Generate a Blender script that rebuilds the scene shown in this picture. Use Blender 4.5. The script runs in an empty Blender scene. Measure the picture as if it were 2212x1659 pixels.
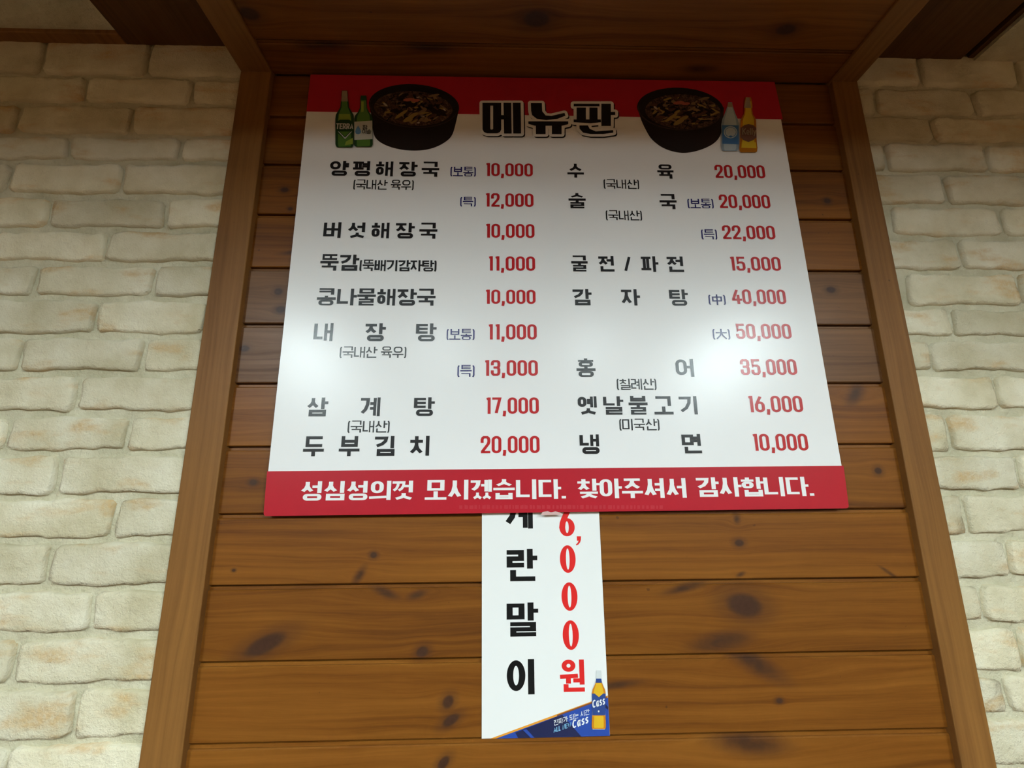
import bpy, math, random
from mathutils import Matrix, Vector
random.seed(7)
S = bpy.context.scene
COL = S.collection

# ------------------------------------------------------------------ camera
F_PX, CX, CY = 960.0, 1106.0, 829.5            # focal length and centre in pixels of the 2212x1659 frame
ROT = ((0.999669593, 0.000972189, -0.025685774),
       (-0.024904404, -0.210697249, -0.977234076),
       (-0.006361978, 0.977550881, -0.210603421))
CAM = Vector((-0.125596, -0.842010, 1.60))
cd = bpy.data.cameras.new('camera')
cam = bpy.data.objects.new('camera', cd)
COL.objects.link(cam)
cd.sensor_fit = 'HORIZONTAL'
cd.sensor_width = 36.0
cd.lens = 36.0 * F_PX / 2212.0
cd.clip_start = 0.02
m = Matrix([list(r) + [0] for r in ROT] + [[0, 0, 0, 1]])
m.translation = CAM
cam.matrix_world = m
S.camera = cam

# ------------------------------------------------------------------ world, exposure
w = bpy.data.worlds.new('world')
S.world = w
w.use_nodes = True
w.node_tree.nodes['Background'].inputs[0].default_value = (0.9, 0.85, 0.75, 1)
w.node_tree.nodes['Background'].inputs[1].default_value = 0.02
S.view_settings.view_transform = 'Standard'
S.view_settings.look = 'None'
S.view_settings.gamma = 1.0
S.view_settings.use_curve_mapping = False
S.view_settings.exposure = 0.0
S.cycles.max_bounces = 6                # a plain room: six bounces carry all the light that shows
S.cycles.use_light_tree = False
S.cycles.adaptive_threshold = 0.05
LAMP_POWER = 304.0            # radiance of the lamp tubes
LAMP_TINT = (0.84, 1.0, 1.03)

# main heights and depths (metres)
H_SOF = 2.493                # underside of the plank soffit over the panel
H_TRIM = 2.4865              # underside of the soffit trims
H_SIDE = 2.566               # underside of the boards beside the soffit
SOF_D = 1.86                 # how far the dropped ceiling reaches into the room
H_MAIN = 2.78                # main ceiling behind it
RX0, RX1, RY = -3.0, 3.0, -6.6

# ------------------------------------------------------------------ measuring helper: photo point -> point on a plane parallel to the wall
def P(px, py, off=0.0):
    v = Matrix(ROT) @ Vector((px - CX, -(py - CY), -F_PX))
    t = (-off - CAM.y) / v.y
    return CAM.x + v.x * t, CAM.z + v.z * t

# ------------------------------------------------------------------ node helper
class N:
    def __init__(s, name):
        s.m = bpy.data.materials.new(name)
        s.m.use_nodes = True
        s.t = s.m.node_tree
        s.b = s.t.nodes['Principled BSDF']
        s.c = None
    def node(s, typ, **kw):
        n = s.t.nodes.new(typ)
        for k, v in kw.items():
            setattr(n, k, v)
        return n
    def put(s, sock, v):
        if isinstance(v, bpy.types.NodeSocket):
            s.t.links.new(v, sock)
        else:
            sock.default_value = v
    def math(s, op, a, b=0.0, c=None, clamp=False):
        n = s.node('ShaderNodeMath', operation=op)
        n.use_clamp = clamp
        s.put(n.inputs[0], a)
        s.put(n.inputs[1], b)
        if c is not None:
            s.put(n.inputs[2], c)
        return n.outputs[0]
    def obj(s):
        if s.c is None:
            s.c = s.node('ShaderNodeTexCoord').outputs['Object']
        return s.c
    def sep(s, v):
        n = s.node('ShaderNodeSeparateXYZ')
        s.put(n.inputs[0], v)
        return n.outputs
    def comb(s, x, y, z=0.0):
        n = s.node('ShaderNodeCombineXYZ')
        for i, v in enumerate((x, y, z)):
            s.put(n.inputs[i], v)
        return n.outputs[0]
    def noise(s, vec, scale=1.0, detail=4.0, rough=0.55, dist=0.0):
        n = s.node('ShaderNodeTexNoise')
        s.put(n.inputs['Vector'], vec)
        n.inputs['Scale'].default_value = scale
        n.inputs['Detail'].default_value = detail
        n.inputs['Roughness'].default_value = rough
        n.inputs['Distortion'].default_value = dist
        return n.outputs['Fac']
    def ramp(s, fac, stops):
        n = s.node('ShaderNodeValToRGB')
        s.put(n.inputs[0], fac)
        e = n.color_ramp.elements
        while len(e) < len(stops):
            e.new(0.5)
        for el, (p, c) in zip(e, stops):
            el.position = p
            el.color = (*c, 1) if len(c) == 3 else c
        return n.outputs[0]
    def rng(s, v, a, b, c=0.0, d=1.0):
        n = s.node('ShaderNodeMapRange', interpolation_type='SMOOTHSTEP')
        s.put(n.inputs[0], v)
        for i, q in enumerate((a, b, c, d)):
            s.put(n.inputs[i + 1], q)
        return n.outputs[0]
    def mix(s, fac, a, b, blend='MIX'):
        n = s.node('ShaderNodeMix', data_type='RGBA', blend_type=blend)
        s.put(n.inputs['Factor'], fac)
        for k, v in (('A', a), ('B', b)):
            sock = [i for i in n.inputs if i.name == k and i.type == 'RGBA'][0]
            s.put(sock, (*v, 1) if isinstance(v, tuple) and len(v) == 3 else v)
        return [o for o in n.outputs if o.type == 'RGBA'][0]
    def bump(s, h, strength=0.3, dist=0.002):
        n = s.node('ShaderNodeBump')
        n.inputs['Strength'].default_value = strength
        n.inputs['Distance'].default_value = dist
        s.put(n.inputs['Height'], h)
        s.t.links.new(n.outputs[0], s.b.inputs['Normal'])
    def done(s, col, rough=0.6, spec=0.5):
        s.put(s.b.inputs['Base Color'], (*col, 1) if isinstance(col, tuple) and len(col) == 3 else col)
        s.put(s.b.inputs['Roughness'], rough)
        s.b.inputs['Specular IOR Level'].default_value = spec
        return s.m

def wood(name, knots, seed, light, mid, dark, rough=0.42, grain_axis='x', fine=1.0):
    """stained pine; knots are (a, b, ra, rb, angle, kind) in the board's own coordinates"""
    n = N(name)
    o = n.sep(n.obj())
    gx, gz = (o[0], o[2]) if grain_axis == 'x' else ((o[2], o[0]) if grain_axis == 'z' else (o[0], o[1]))
    if grain_axis == 'y':
        gx, gz = o[1], o[0]
    psi = gz
    core = None
    soft = None
    for (ka, kb, ra, rb, an, kind) in knots:
        dx = n.math('SUBTRACT', gx, ka)
        dz = n.math('SUBTRACT', gz, kb)
        ca, sa = math.cos(an), math.sin(an)
        u = n.math('ADD', n.math('MULTIPLY', dx, ca / ra), n.math('MULTIPLY', dz, sa / ra))
        v = n.math('ADD', n.math('MULTIPLY', dx, -sa / rb), n.math('MULTIPLY', dz, ca / rb))
        q = n.math('ADD', n.math('MULTIPLY', u, u), n.math('MULTIPLY', v, v))
        # wide halo along the grain bends the growth lines round the knot
        hx = n.math('MULTIPLY', dx, 0.42 / ra)
        hz = n.math('MULTIPLY', dz, 0.62 / rb)
        hq = n.math('ADD', n.math('MULTIPLY', hx, hx), n.math('MULTIPLY', hz, hz))
        defl = n.math('DIVIDE', n.math('MULTIPLY', dz, 0.75), n.math('ADD', hq, 0.55))
        defl = n.math('MULTIPLY', defl, n.rng(hq, 9.0, 0.5))
        psi = n.math('SUBTRACT', psi, defl)
        r = n.math('SQRT', q)
        if kind == 'k':
            c = n.rng(r, 1.25, 0.65)
            core = c if core is None else n.math('MAXIMUM', core, c)
            c2 = n.rng(r, 2.6, 0.8, 0.0, 0.45)
            soft = c2 if soft is None else n.math('MAXIMUM', soft, c2)
        else:
            c2 = n.rng(r, 1.5, 0.1, 0.0, 0.85)
            soft = c2 if soft is None else n.math('MAXIMUM', soft, c2)
    s = seed * 3.17
    warp = n.noise(n.comb(n.math('MULTIPLY', gx, 1.4), n.math('MULTIPLY', gz, 7.0), s), 1.0, 3.0)
    psi = n.math('ADD', psi, n.math('MULTIPLY', n.math('SUBTRACT', warp, 0.5), 0.05))
    big = n.noise(n.comb(n.math('MULTIPLY', gx, 0.9), n.math('MULTIPLY', psi, 16.0), s + 5), 1.0, 3.0, 0.6)
    lines = n.noise(n.comb(n.math('MULTIPLY', gx, 1.6), n.math('MULTIPLY', psi, 95.0 * fine), s + 9), 1.0, 2.0, 0.6)
    fib = n.noise(n.comb(n.math('MULTIPLY', gx, 18.0), n.math('MULTIPLY', psi, 700.0), s + 2), 1.0, 2.0, 0.7)
    blot = n.noise(n.comb(n.math('MULTIPLY', gx, 3.0), n.math('MULTIPLY', gz, 9.0), s + 13), 1.0, 3.0, 0.5)
    f = n.math('ADD', n.math('MULTIPLY', big, 0.40), n.math('MULTIPLY', lines, 0.46))
    f = n.math('ADD', f, n.math('MULTIPLY', fib, 0.16))
    f = n.math('ADD', f, n.math('MULTIPLY', blot, 0.22))
    col = n.ramp(f, [(0.44, dark), (0.575, mid), (0.76, light)])
    if soft is not None:
        nb = n.noise(n.comb(n.math('MULTIPLY', gx, 30.0), n.math('MULTIPLY', psi, 220.0), s), 1.0, 3.0, 0.6)
        col = n.mix(n.math('MULTIPLY', soft, n.rng(nb, 0.2, 0.7, 0.75, 1.15), clamp=True), col, (0.042, 0.018, 0.010))
    if core is not None:
        nb = n.noise(n.comb(gx, gz, s), 140.0, 3.0, 0.6)
        kc = n.mix(nb, (0.026, 0.012, 0.008), (0.060, 0.026, 0.016))
        col = n.mix(n.math('MULTIPLY', core, 0.92), col, kc)
    # tiny dark specks
    sp = n.noise(n.comb(gx, gz, s + 21), 62.0, 1.0, 0.5)
    col = n.mix(n.rng(sp, 0.79, 0.83, 0.0, 0.55), col, (0.035, 0.015, 0.008))
    return n.done(col, n.rng(f, 0.3, 0.8, rough + 0.08, rough - 0.06), 0.22)

def plain(name, col, rough=0.3, spec=0.5, fleck=0.0):
    n = N(name)
    if fleck:
        v = n.noise(n.obj(), 60.0, 4.0, 0.6)
        c = n.mix(n.rng(v, 0.3, 0.7, 0.0, 1.0), tuple(max(0, x * (1 - fleck)) for x in col), col)
        return n.done(c, rough, spec)
    return n.done(col, rough, spec)

def brick_mat():
    n = N('cream_painted_brick')
    geo = n.node('ShaderNodeNewGeometry').outputs['Position']
    oi = n.node('ShaderNodeObjectInfo').outputs['Random']
    a = n.noise(geo, 9.0, 4.0, 0.55)
    col = n.ramp(a, [(0.32, (0.54, 0.48, 0.315)), (0.5, (0.66, 0.60, 0.43)), (0.68, (0.75, 0.70, 0.54))])
    g = n.sep(geo)
    st = n.noise(n.comb(n.math('MULTIPLY', g[0], 9.0), n.math('MULTIPLY', g[2], 24.0), n.math('MULTIPLY', oi, 40.0)), 1.0, 3.0, 0.55)
    brk = n.noise(geo, 130.0, 3.0, 0.7)
    fac = n.math('MULTIPLY', n.rng(st, 0.52, 0.72, 0.0, 0.75), n.rng(brk, 0.3, 0.6, 0.5, 1.0))
    col = n.mix(fac, col, (0.56, 0.36, 0.155))
    tint = n.math('ADD', n.math('MULTIPLY', oi, 0.22), 0.86)
    n2 = n.node('ShaderNodeCombineColor')
    for i in range(3):
        n.put(n2.inputs[i], tint)
    col = n.mix(1.0, col, n2.outputs[0], 'MULTIPLY')
    gr = n.noise(geo, 300.0, 2.0, 0.7)
    col = n.mix(n.rng(gr, 0.62, 0.8, 0.0, 0.35), col, (0.34, 0.30, 0.20))
    h = n.math('ADD', n.math('MULTIPLY', n.noise(geo, 28.0, 5.0, 0.64), 1.4), n.math('MULTIPLY', gr, 0.3))
    n.bump(h, 0.8, 0.006)
    return n.done(col, 0.75, 0.25)

def mortar_mat():
    n = N('cream_mortar')
    geo = n.node('ShaderNodeNewGeometry').outputs['Position']
    a = n.noise(geo, 14.0, 5.0, 0.6)
    col = n.ramp(a, [(0.3, (0.43, 0.395, 0.265)), (0.55, (0.54, 0.50, 0.36)), (0.75, (0.63, 0.59, 0.445))])
    gr = n.noise(geo, 90.0, 4.0, 0.65)
    col = n.mix(n.rng(gr, 0.6, 0.8, 0.0, 0.3), col, (0.40, 0.33, 0.18))
    n.bump(n.math('ADD', gr, n.math('MULTIPLY', n.noise(geo, 22.0, 3.0, 0.6), 1.6)), 0.8, 0.006)
    return n.done(col, 0.8, 0.2)

# ------------------------------------------------------------------ object helpers
def mesh_obj(name, verts, faces, mat, parent=None, loc=(0, 0, 0), smooth=False):
    me = bpy.data.meshes.new(name)
    me.from_pydata(verts, [], faces)
    me.validate()
    me.update()
    if smooth:
        for p in me.polygons:
            p.use_smooth = True
    if isinstance(mat, (list, tuple)):
        for q in mat:
            me.materials.append(q)
    else:
        me.materials.append(mat)
    o = bpy.data.objects.new(name, me)
    COL.objects.link(o)
    o.location = loc
    if parent is not None:
        o.parent = parent
    return o

def box(x0, x1, y0, y1, z0, z1):
    v = [(x, y, z) for x in (x0, x1) for y in (y0, y1) for z in (z0, z1)]
    f = [(0, 1, 3, 2), (4, 6, 7, 5), (0, 4, 5, 1), (2, 3, 7, 6), (0, 2, 6, 4), (1, 5, 7, 3)]
    return v, f

def bevel_box(x0, x1, y0, y1, z0, z1, b):
    """box whose edges are chamfered by b (all 12 edges)"""
    import bmesh
    bm = bmesh.new()
    v, f = box(x0, x1, y0, y1, z0, z1)
    bv = [bm.verts.new(p) for p in v]
    for q in f:
        bm.faces.new([bv[i] for i in q])
    bmesh.ops.recalc_face_normals(bm, faces=bm.faces)
    bmesh.ops.bevel(bm, geom=list(bm.edges), offset=b, segments=2, profile=0.5, affect='EDGES')
    bm.verts.index_update()
    vs = [tuple(q.co) for q in bm.verts]
    fs = [[q.index for q in p.verts] for p in bm.faces]
    bm.free()
    return vs, fs

def extrude(profile, x0, x1):
    """closed (y, z) profile swept along x"""
    k = len(profile)
    v = [(x0, y, z) for y, z in profile] + [(x1, y, z) for y, z in profile]
    f = [(i, (i + 1) % k, k + (i + 1) % k, k + i) for i in range(k)]
    f += [tuple(range(k - 1, -1, -1)), tuple(range(k, 2 * k))]
    return v, f

def tag(o, label=None, cat=None, group=None, kind=None):
    if label: o['label'] = label
    if cat: o['category'] = cat
    if group: o['group'] = group
    if kind: o['kind'] = kind
    return o

def empty(name, loc):
    o = bpy.data.objects.new(name, None)
    o.empty_display_size = 0.05
    COL.objects.link(o)
    o.location = loc
    return o

# ------------------------------------------------------------------ the room shell
M_BRICK, M_MORTAR = brick_mat(), mortar_mat()
M_PLASTER = plain('brown_panelling', (0.16, 0.085, 0.037), 0.8, 0.2, 0.1)
M_CEIL = plain('off_white_ceiling', (0.62, 0.60, 0.54), 0.85, 0.2, 0.05)
M_FLOOR = wood('floor_wood', [], 3, (0.10, 0.046, 0.017), (0.07, 0.031, 0.011), (0.04, 0.016, 0.006))
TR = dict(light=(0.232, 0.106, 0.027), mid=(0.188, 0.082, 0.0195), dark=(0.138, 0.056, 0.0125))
M_TRIM_V = wood('tan_stained_trim_upright', [], 21, grain_axis='z', rough=0.5, **TR)
M_TRIM_Y = wood('tan_stained_trim_lengthwise', [], 22, grain_axis='y', rough=0.5, **TR)
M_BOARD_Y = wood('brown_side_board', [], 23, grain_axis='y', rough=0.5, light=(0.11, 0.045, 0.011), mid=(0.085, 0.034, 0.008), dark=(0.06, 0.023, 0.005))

def struct(name, vf, mat, label=None):
    o = mesh_obj(name, vf[0], vf[1], mat)
    tag(o, label, None, None, 'structure')
    return o

struct('floor', box(RX0, RX1, RY, 0.06, -0.05, 0.0), M_FLOOR, 'brown wooden floor of the room')
struct('ceiling', box(RX0, RX1, RY, -SOF_D, H_MAIN, H_MAIN + 0.04), M_CEIL, 'off-white main ceiling of the room')
struct('ceiling_step', box(RX0, RX1, -SOF_D, -SOF_D + 0.02, H_TRIM, H_MAIN), M_CEIL, 'upright step between the soffit and the main ceiling')
struct('wall_west', box(RX0 - 0.05, RX0, RY, 0.06, 0, H_MAIN), M_PLASTER, 'brown side wall of the room')
struct('wall_east', box(RX1, RX1 + 0.05, RY, 0.06, 0, H_MAIN), M_PLASTER, 'brown opposite side wall of the room')
struct('wall_back', box(RX0, RX1, RY - 0.05, RY, 0, H_MAIN), M_PLASTER, 'brown wall at the back of the room')

XL_OUT, XL_IN, XR_IN, XR_OUT = -0.6990, -0.6310, 0.6290, 0.6920
wall_left = struct('wall_left', box(RX0, XL_OUT + 0.02, 0.006, 0.06, 0, 2.64), M_MORTAR, 'cream painted brick wall left of the planks')
wall_right = struct('wall_right', box(XR_OUT - 0.02, RX1, 0.006, 0.06, 0, 2.64), M_MORTAR, 'cream painted brick wall right of the planks')
wall_mid = struct('wall_center', box(XL_OUT + 0.02, XR_OUT - 0.02, 0.016, 0.06, 0, 2.64), M_TRIM_V, 'wall of stained pine planks between the two brick walls')

# ---- wall planks: tongue-and-groove boards, 120 mm apart
PITCH, Z_FIRST = 0.12025, 1.1832
PL = dict(light=(0.220, 0.082, 0.0120), mid=(0.152, 0.050, 0.0058), dark=(0.085, 0.026, 0.0032))
PK = dict(light=(0.190, 0.086, 0.030), mid=(0.130, 0.056, 0.019), dark=(0.078, 0.031, 0.010))
KN = [  # measured knots: x, y, half-width, half-height in photo pixels, tilt, kind (k = knot, s = smoke-dark figure)
    (807, 1199, 7, 6, 0, 'k'), (776, 1243, 24, 10, 1.0, 's'), (832, 1280, 34, 10, -0.35, 's'), (900, 1285, 24, 9, 0.3, 's'),
    (573, 1392, 46, 17, 0.42, 'k'), (912, 1408, 13, 10, 0.5, 'k'), (968, 1516, 14, 11, 0.9, 'k'), (974, 1556, 20, 9, 0.5, 'k'), (958, 1648, 16, 9, 0.8, 'k'),
    (1592, 1121, 8, 11, 0, 's'), (1597, 1173, 10, 7, 0, 'k'), (1600, 1241, 12, 5, 0.4, 's'), (1608, 1307, 38, 23, -0.2, 'k'),
    (1560, 1385, 70, 20, 0.15, 's'), (1630, 1432, 80, 22, -0.5, 's'), (1684, 1514, 7, 5, 0, 'k'), (1620, 1606, 90, 24, -0.1, 's'), (1480, 1270, 50, 9, 0.2, 's'),
    (1897, 1017, 8, 7, 0, 'k'), (1919, 1236, 22, 4, -0.6, 's'), (601, 630, 9, 8, 0, 'k'), (606, 669, 10, 8, 0, 'k'), (528, 753, 11, 7, 0, 'k'),
    (547, 1042, 8, 6, 0, 'k'), (615, 410, 9, 6, 0, 'k'), (627, 451, 5, 4, 0, 'k'), (1787, 434, 7, 6, 0, 'k'), (1795, 626, 10, 7, 0, 'k'),
    (1848, 850, 34, 16, 0.9, 's'), (505, 1232, 4, 3, 0, 'k'), (640, 545, 40, 6, 0.1, 's'), (1330, 1480, 60, 8, 0.1, 's'),
]
def plank_profile(h):
    return [(0.0135, 0.0), (0.0014, 0.0), (0.0, 0.0016), (0.0, h - 0.0100), (0.0016, h - 0.0084),
            (0.0040, h - 0.0080), (0.0042, h - 0.0034), (0.0095, h - 0.0028), (0.0095, h), (0.0135, h)]
k0 = -5
for i in range(k0, 12):
    z0 = Z_FIRST + i * PITCH
    z1 = min(z0 + PITCH, H_SOF + 0.004)
    if z1 - z0 < 0.02:
        continue
    kn = []
    for (px, py, rx, ry, an, kd) in KN:
        x, z = P(px, py)
        if z0 - 0.012 < z < z1 + 0.012:
            mpp = P(px + 1, py)[0] - x
            kn.append((x, z - z0, rx * mpp, ry * mpp, an, kd))
    pal = PK if i in (5, 6) else PL
    j = 1.0 + random.uniform(-0.10, 0.08)
    pal = {q: tuple(c * j for c in pal[q]) for q in pal}
    mat = wood('stained_pine_plank', kn, i + 30, rough=0.40, **pal)
    v, f = extrude(plank_profile(z1 - z0), XL_IN - 0.012, XR_IN + 0.012)
    mesh_obj('plank', v, f, mat, wall_mid, (0, 0, z0))

# ---- soffit planks over the panel, running parallel to the wall
SK = [(1159, 41, 26, 15, 0, 'k'), (1698, 64, 20, 10, 0, 'k'), (539, 30, 20, 12, 0, 'k'), (1512, 149, 40, 10, 0, 's'), (700, 100, 60, 10, 0, 's'), (930, 104, 60, 8, 0, 's')]
soffit = struct('ceiling_soffit', box(XL_OUT, XR_OUT, -SOF_D + 0.02, 0.016, H_SOF + 0.0136, H_SOF + 0.04), M_TRIM_Y, 'dark plank soffit above the menu board')
def Cp(px, py, H):
    v = Matrix(ROT) @ Vector((px - CX, -(py - CY), -F_PX))
    t = (H - CAM.z) / v.z
    return CAM.x + v.x * t, CAM.y + v.y * t
yb = 0.0
nb = 0
while yb > -SOF_D + 0.03:
    wd = 0.081 if nb == 0 else PITCH
    ya = max(yb - wd, -SOF_D + 0.02)
    kn = []
    for (px, py, rx, ry, an, kd) in SK:
        x, y = Cp(px, py, H_SOF)
        if ya < y < yb:
            kn.append((x, -(y - yb), rx * 0.001, ry * 0.0011, an, kd))
    n_m = wood('stained_pine_soffit_plank', [(a, -b, c, d, e, g) for a, b, c, d, e, g in kn], nb + 60, rough=0.42, grain_axis='xy', **PL)
    h = yb - ya
    prof = [(-y, z) for (z, y) in plank_profile(h)]           # (y, z): y runs away from the wall, z upward
    v, f = extrude(prof, XL_IN - 0.012, XR_IN + 0.012)
    mesh_obj('plank', v, f, n_m, soffit, (0, yb, H_SOF))
    yb = ya
    nb += 1

# ---- trims
T_FRONT = -0.0135
struct('trim_1', bevel_box(XL_OUT, XL_IN - 0.002, T_FRONT, 0.012, 0.0, H_TRIM + 0.0005, 0.0018), M_TRIM_V, 'tan wooden upright trim between left brick wall and planks')
struct('trim_2', bevel_box(XR_IN + 0.004, XR_OUT, T_FRONT, 0.012, 0.0, H_TRIM + 0.0005, 0.0018), M_TRIM_V, 'tan wooden upright trim between planks and right brick wall')
struct('trim_3', bevel_box(XL_OUT, XL_IN - 0.002, -SOF_D + 0.021, 0.012, H_TRIM, H_SIDE + 0.03, 0.0018), M_TRIM_Y, 'tan wooden trim along the left edge of the soffit')
struct('trim_4', bevel_box(XR_IN + 0.004, XR_OUT, -SOF_D + 0.021, 0.012, H_TRIM, H_SIDE + 0.03, 0.0018), M_TRIM_Y, 'tan wooden trim along the right edge of the soffit')
# boards beside the soffit, a little higher
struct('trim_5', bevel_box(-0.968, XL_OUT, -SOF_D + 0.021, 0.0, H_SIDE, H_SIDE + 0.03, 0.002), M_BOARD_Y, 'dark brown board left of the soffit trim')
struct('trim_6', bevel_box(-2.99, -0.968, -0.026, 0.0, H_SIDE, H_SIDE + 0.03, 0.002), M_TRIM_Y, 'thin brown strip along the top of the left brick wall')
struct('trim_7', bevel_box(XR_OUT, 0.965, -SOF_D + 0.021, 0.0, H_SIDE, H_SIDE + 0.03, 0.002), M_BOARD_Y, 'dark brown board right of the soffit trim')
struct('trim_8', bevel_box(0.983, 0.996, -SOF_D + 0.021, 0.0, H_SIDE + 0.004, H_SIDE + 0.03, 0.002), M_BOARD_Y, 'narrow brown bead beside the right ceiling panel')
struct('ceiling_left', box(-2.99, -0.968, -SOF_D + 0.021, -0.026, H_SIDE + 0.010, H_SIDE + 0.03), M_MORTAR, 'rough cream ceiling panel left of the soffit')
struct('ceiling_right', box(0.996, 2.99, -SOF_D + 0.021, 0.006, H_SIDE - 0.004, H_SIDE + 0.03), M_MORTAR, 'rough cream ceiling panel right of the soffit')
struct('ceiling_deck', box(RX0, RX1, -SOF_D + 0.021, 0.06, H_SIDE + 0.031, H_SIDE + 0.05), M_BOARD_Y, 'hidden deck above the dropped ceiling')

# ---- bricks: courses measured on the photo, running bond
BL = 0.232
def brick_mesh(x0, x1, z0, z1, rnd):
    nx, nz = max(4, int((x1 - x0) / 0.013)), 5
    ph = [rnd.uniform(0, 6.28) for _ in range(8)]
    proud = rnd.uniform(0.0008, 0.0038)
    tilt = rnd.uniform(-0.0008, 0.0008)
    v, f = [], []
    L, Hh = x1 - x0, z1 - z0
    for j in range(nz + 1):
        for i in range(nx + 1):
            s, t = i / nx, j / nz
            # crowd the rows towards the edges so the arris is rounded and crisp
            s = s if 0 < i < nx else s
            t2 = [0, 0.09, 0.33, 0.67, 0.91, 1][j]
            x = x0 + L * (0 if i == 0 else 1 if i == nx else (0.03 + 0.94 * (i - 1) / max(1, nx - 2)))
            z = z0 + Hh * t2
            wob = 0.0022 * math.sin(x * 31 + ph[0]) + 0.0012 * math.sin(x * 103 + ph[1]) + rnd.uniform(-0.0011, 0.0011)
            wob2 = 0.0020 * math.sin(x * 37 + ph[2]) + 0.0012 * math.sin(x * 97 + ph[3]) + rnd.uniform(-0.0011, 0.0011)
            z += wob * (1 - t2) + wob2 * t2
            if i == 0: x += 0.002 * math.sin(t2 * 4 + ph[4])
            if i == nx: x += 0.002 * math.sin(t2 * 4 + ph[5])
            edge = (i in (0, nx)) or (j in (0, nz))
            corner = (i in (0, nx)) and (j in (0, nz))
            y = -proud + tilt * (2 * t2 - 1) + rnd.uniform(-0.0009, 0.0009)
            if edge: y += 0.0011
            if corner:
                y += 0.0008
                x += 0.0035 if i == 0 else -0.0035
                z += 0.003 if j == 0 else -0.003
            v.append((x, y, z))
    for j in range(nz):
        for i in range(nx):
            a = j * (nx + 1) + i
            f.append((a, a + 1, a + nx + 2, a + nx + 1))
    ring = [i for i in range(nx + 1)] + [(nx + 1) * j + nx for j in range(1, nz + 1)] + \
           [(nx + 1) * nz + i for i in range(nx - 1, -1, -1)] + [(nx + 1) * j for j in range(nz - 1, 0, -1)]
    b0 = len(v)
    cx_, cz_ = (x0 + x1) / 2, (z0 + z1) / 2
    for q in ring:
        x, y, z = v[q]
        v.append((x + 0.0012 * (1 if x > cx_ else -1), 0.0075, z + 0.0015 * (1 if z > cz_ else -1)))
    for q in range(len(ring)):
        a, b = ring[q], ring[(q + 1) % len(ring)]
        f.append((b, a, b0 + q, b0 + (q + 1) % len(ring)))
    return v, f

LC = [101, 166, 226, 293, 351, 424, 497, 569, 644, 725, 807, 893, 978, 1072, 1167, 1270, 1372, 1483, 1601]
LJ = [[320], [182, 413], [283], [146, 389], [261], [103, 358], [228], [74, 332], [206, 446], [44, 307], [165], [12, 275], [123], [245], [105], [195], [30], [163], [12]]
RC = [130, 190, 251, 309, 373, 445, 512, 588, 662, 731, 807, 890, 980, 1064, 1160, 1258, 1352, 1459, 1552]
RJ = [[1990], [1894, 2104], [2016], [2133], [2044], [1930, 2167], [2078], [1960, 2205], [2060], [2013], [2154], [2051], [2204], [2085], [2180], [2122], [2205], [2177], [2110]]
rb = random.Random(11)
def lay(side, courses, joints, parent):
    xr = 380 if side < 0 else 2060
    zs = [P(xr - (y / 10 if side < 0 else 0), y)[1] for y in courses]
    zs[0] = H_SIDE + 0.02
    js = []
    for k, jl in enumerate(joints):
        ym = courses[k] + 35 + k * 1.4
        js.append([P(px, ym)[0] for px in jl])
    for e in range(3):                                     # further courses below the frame
        zs.append(zs[-1] - 0.0775)
        js.append([js[-2][0]])
    for k in range(len(js)):
        zt, zb = zs[k], (zs[k + 1] if k + 1 < len(zs) else zs[k] - 0.0775)
        g = rb.uniform(0.0065, 0.0095)
        xs = sorted(js[k])
        while xs[0] > -1.75 and side < 0: xs.insert(0, xs[0] - BL + rb.uniform(-.008, .008))
        while xs[-1] < 1.75 and side > 0: xs.append(xs[-1] + BL + rb.uniform(-.008, .008))
        lim = XL_OUT if side < 0 else XR_OUT
        if side < 0:
            while xs[-1] + BL < lim - 0.02: xs.append(xs[-1] + BL)
            xs.append(lim + 0.004)
        else:
            while xs[0] - BL > lim + 0.02: xs.insert(0, xs[0] - BL)
            xs.insert(0, lim - 0.004)
        for a, b in zip(xs, xs[1:]):
            ja, jb = rb.uniform(0.005, 0.008), rb.uniform(0.005, 0.008)
            if b - a - ja - jb < 0.02:
                continue
            v, f = brick_mesh(a + ja, b - jb, zb + g, zt - g + rb.uniform(-0.001, 0.001), rb)
            mesh_obj('brick', v, f, M_BRICK, parent, smooth=True)
lay(-1, LC, LJ, wall_left)
lay(1, RC, RJ, wall_right)

# ------------------------------------------------------------------ lettering: a small stroke alphabet
def ellipse(cx_, cy_, rx, ry, rot=0.0, n=40):
    return [(cx_ + rx * math.cos(2 * math.pi * i / n) * math.cos(rot) - ry * math.sin(2 * math.pi * i / n) * math.sin(rot),
             cy_ + rx * math.cos(2 * math.pi * i / n) * math.sin(rot) + ry * math.sin(2 * math.pi * i / n) * math.cos(rot)) for i in range(n)]

def arc_ring(x0, x1, y0, y1, r=0.5, n=6):
    """closed rounded rectangle; r = corner radius as a share of the shorter side"""
    rr = r * min(x1 - x0, y1 - y0)
    pts = []
    for cx_, cy_, a0 in ((x1 - rr, y1 - rr, 0), (x0 + rr, y1 - rr, 90), (x0 + rr, y0 + rr, 180), (x1 - rr, y0 + rr, 270)):
        for k in range(n + 1):
            a = math.radians(a0 + 90 * k / n)
            pts.append((cx_ + rr * math.cos(a), cy_ + rr * math.sin(a)))
    return pts

OVAL = [False]                     # true: rings are ovals instead of rounded boxes
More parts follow.
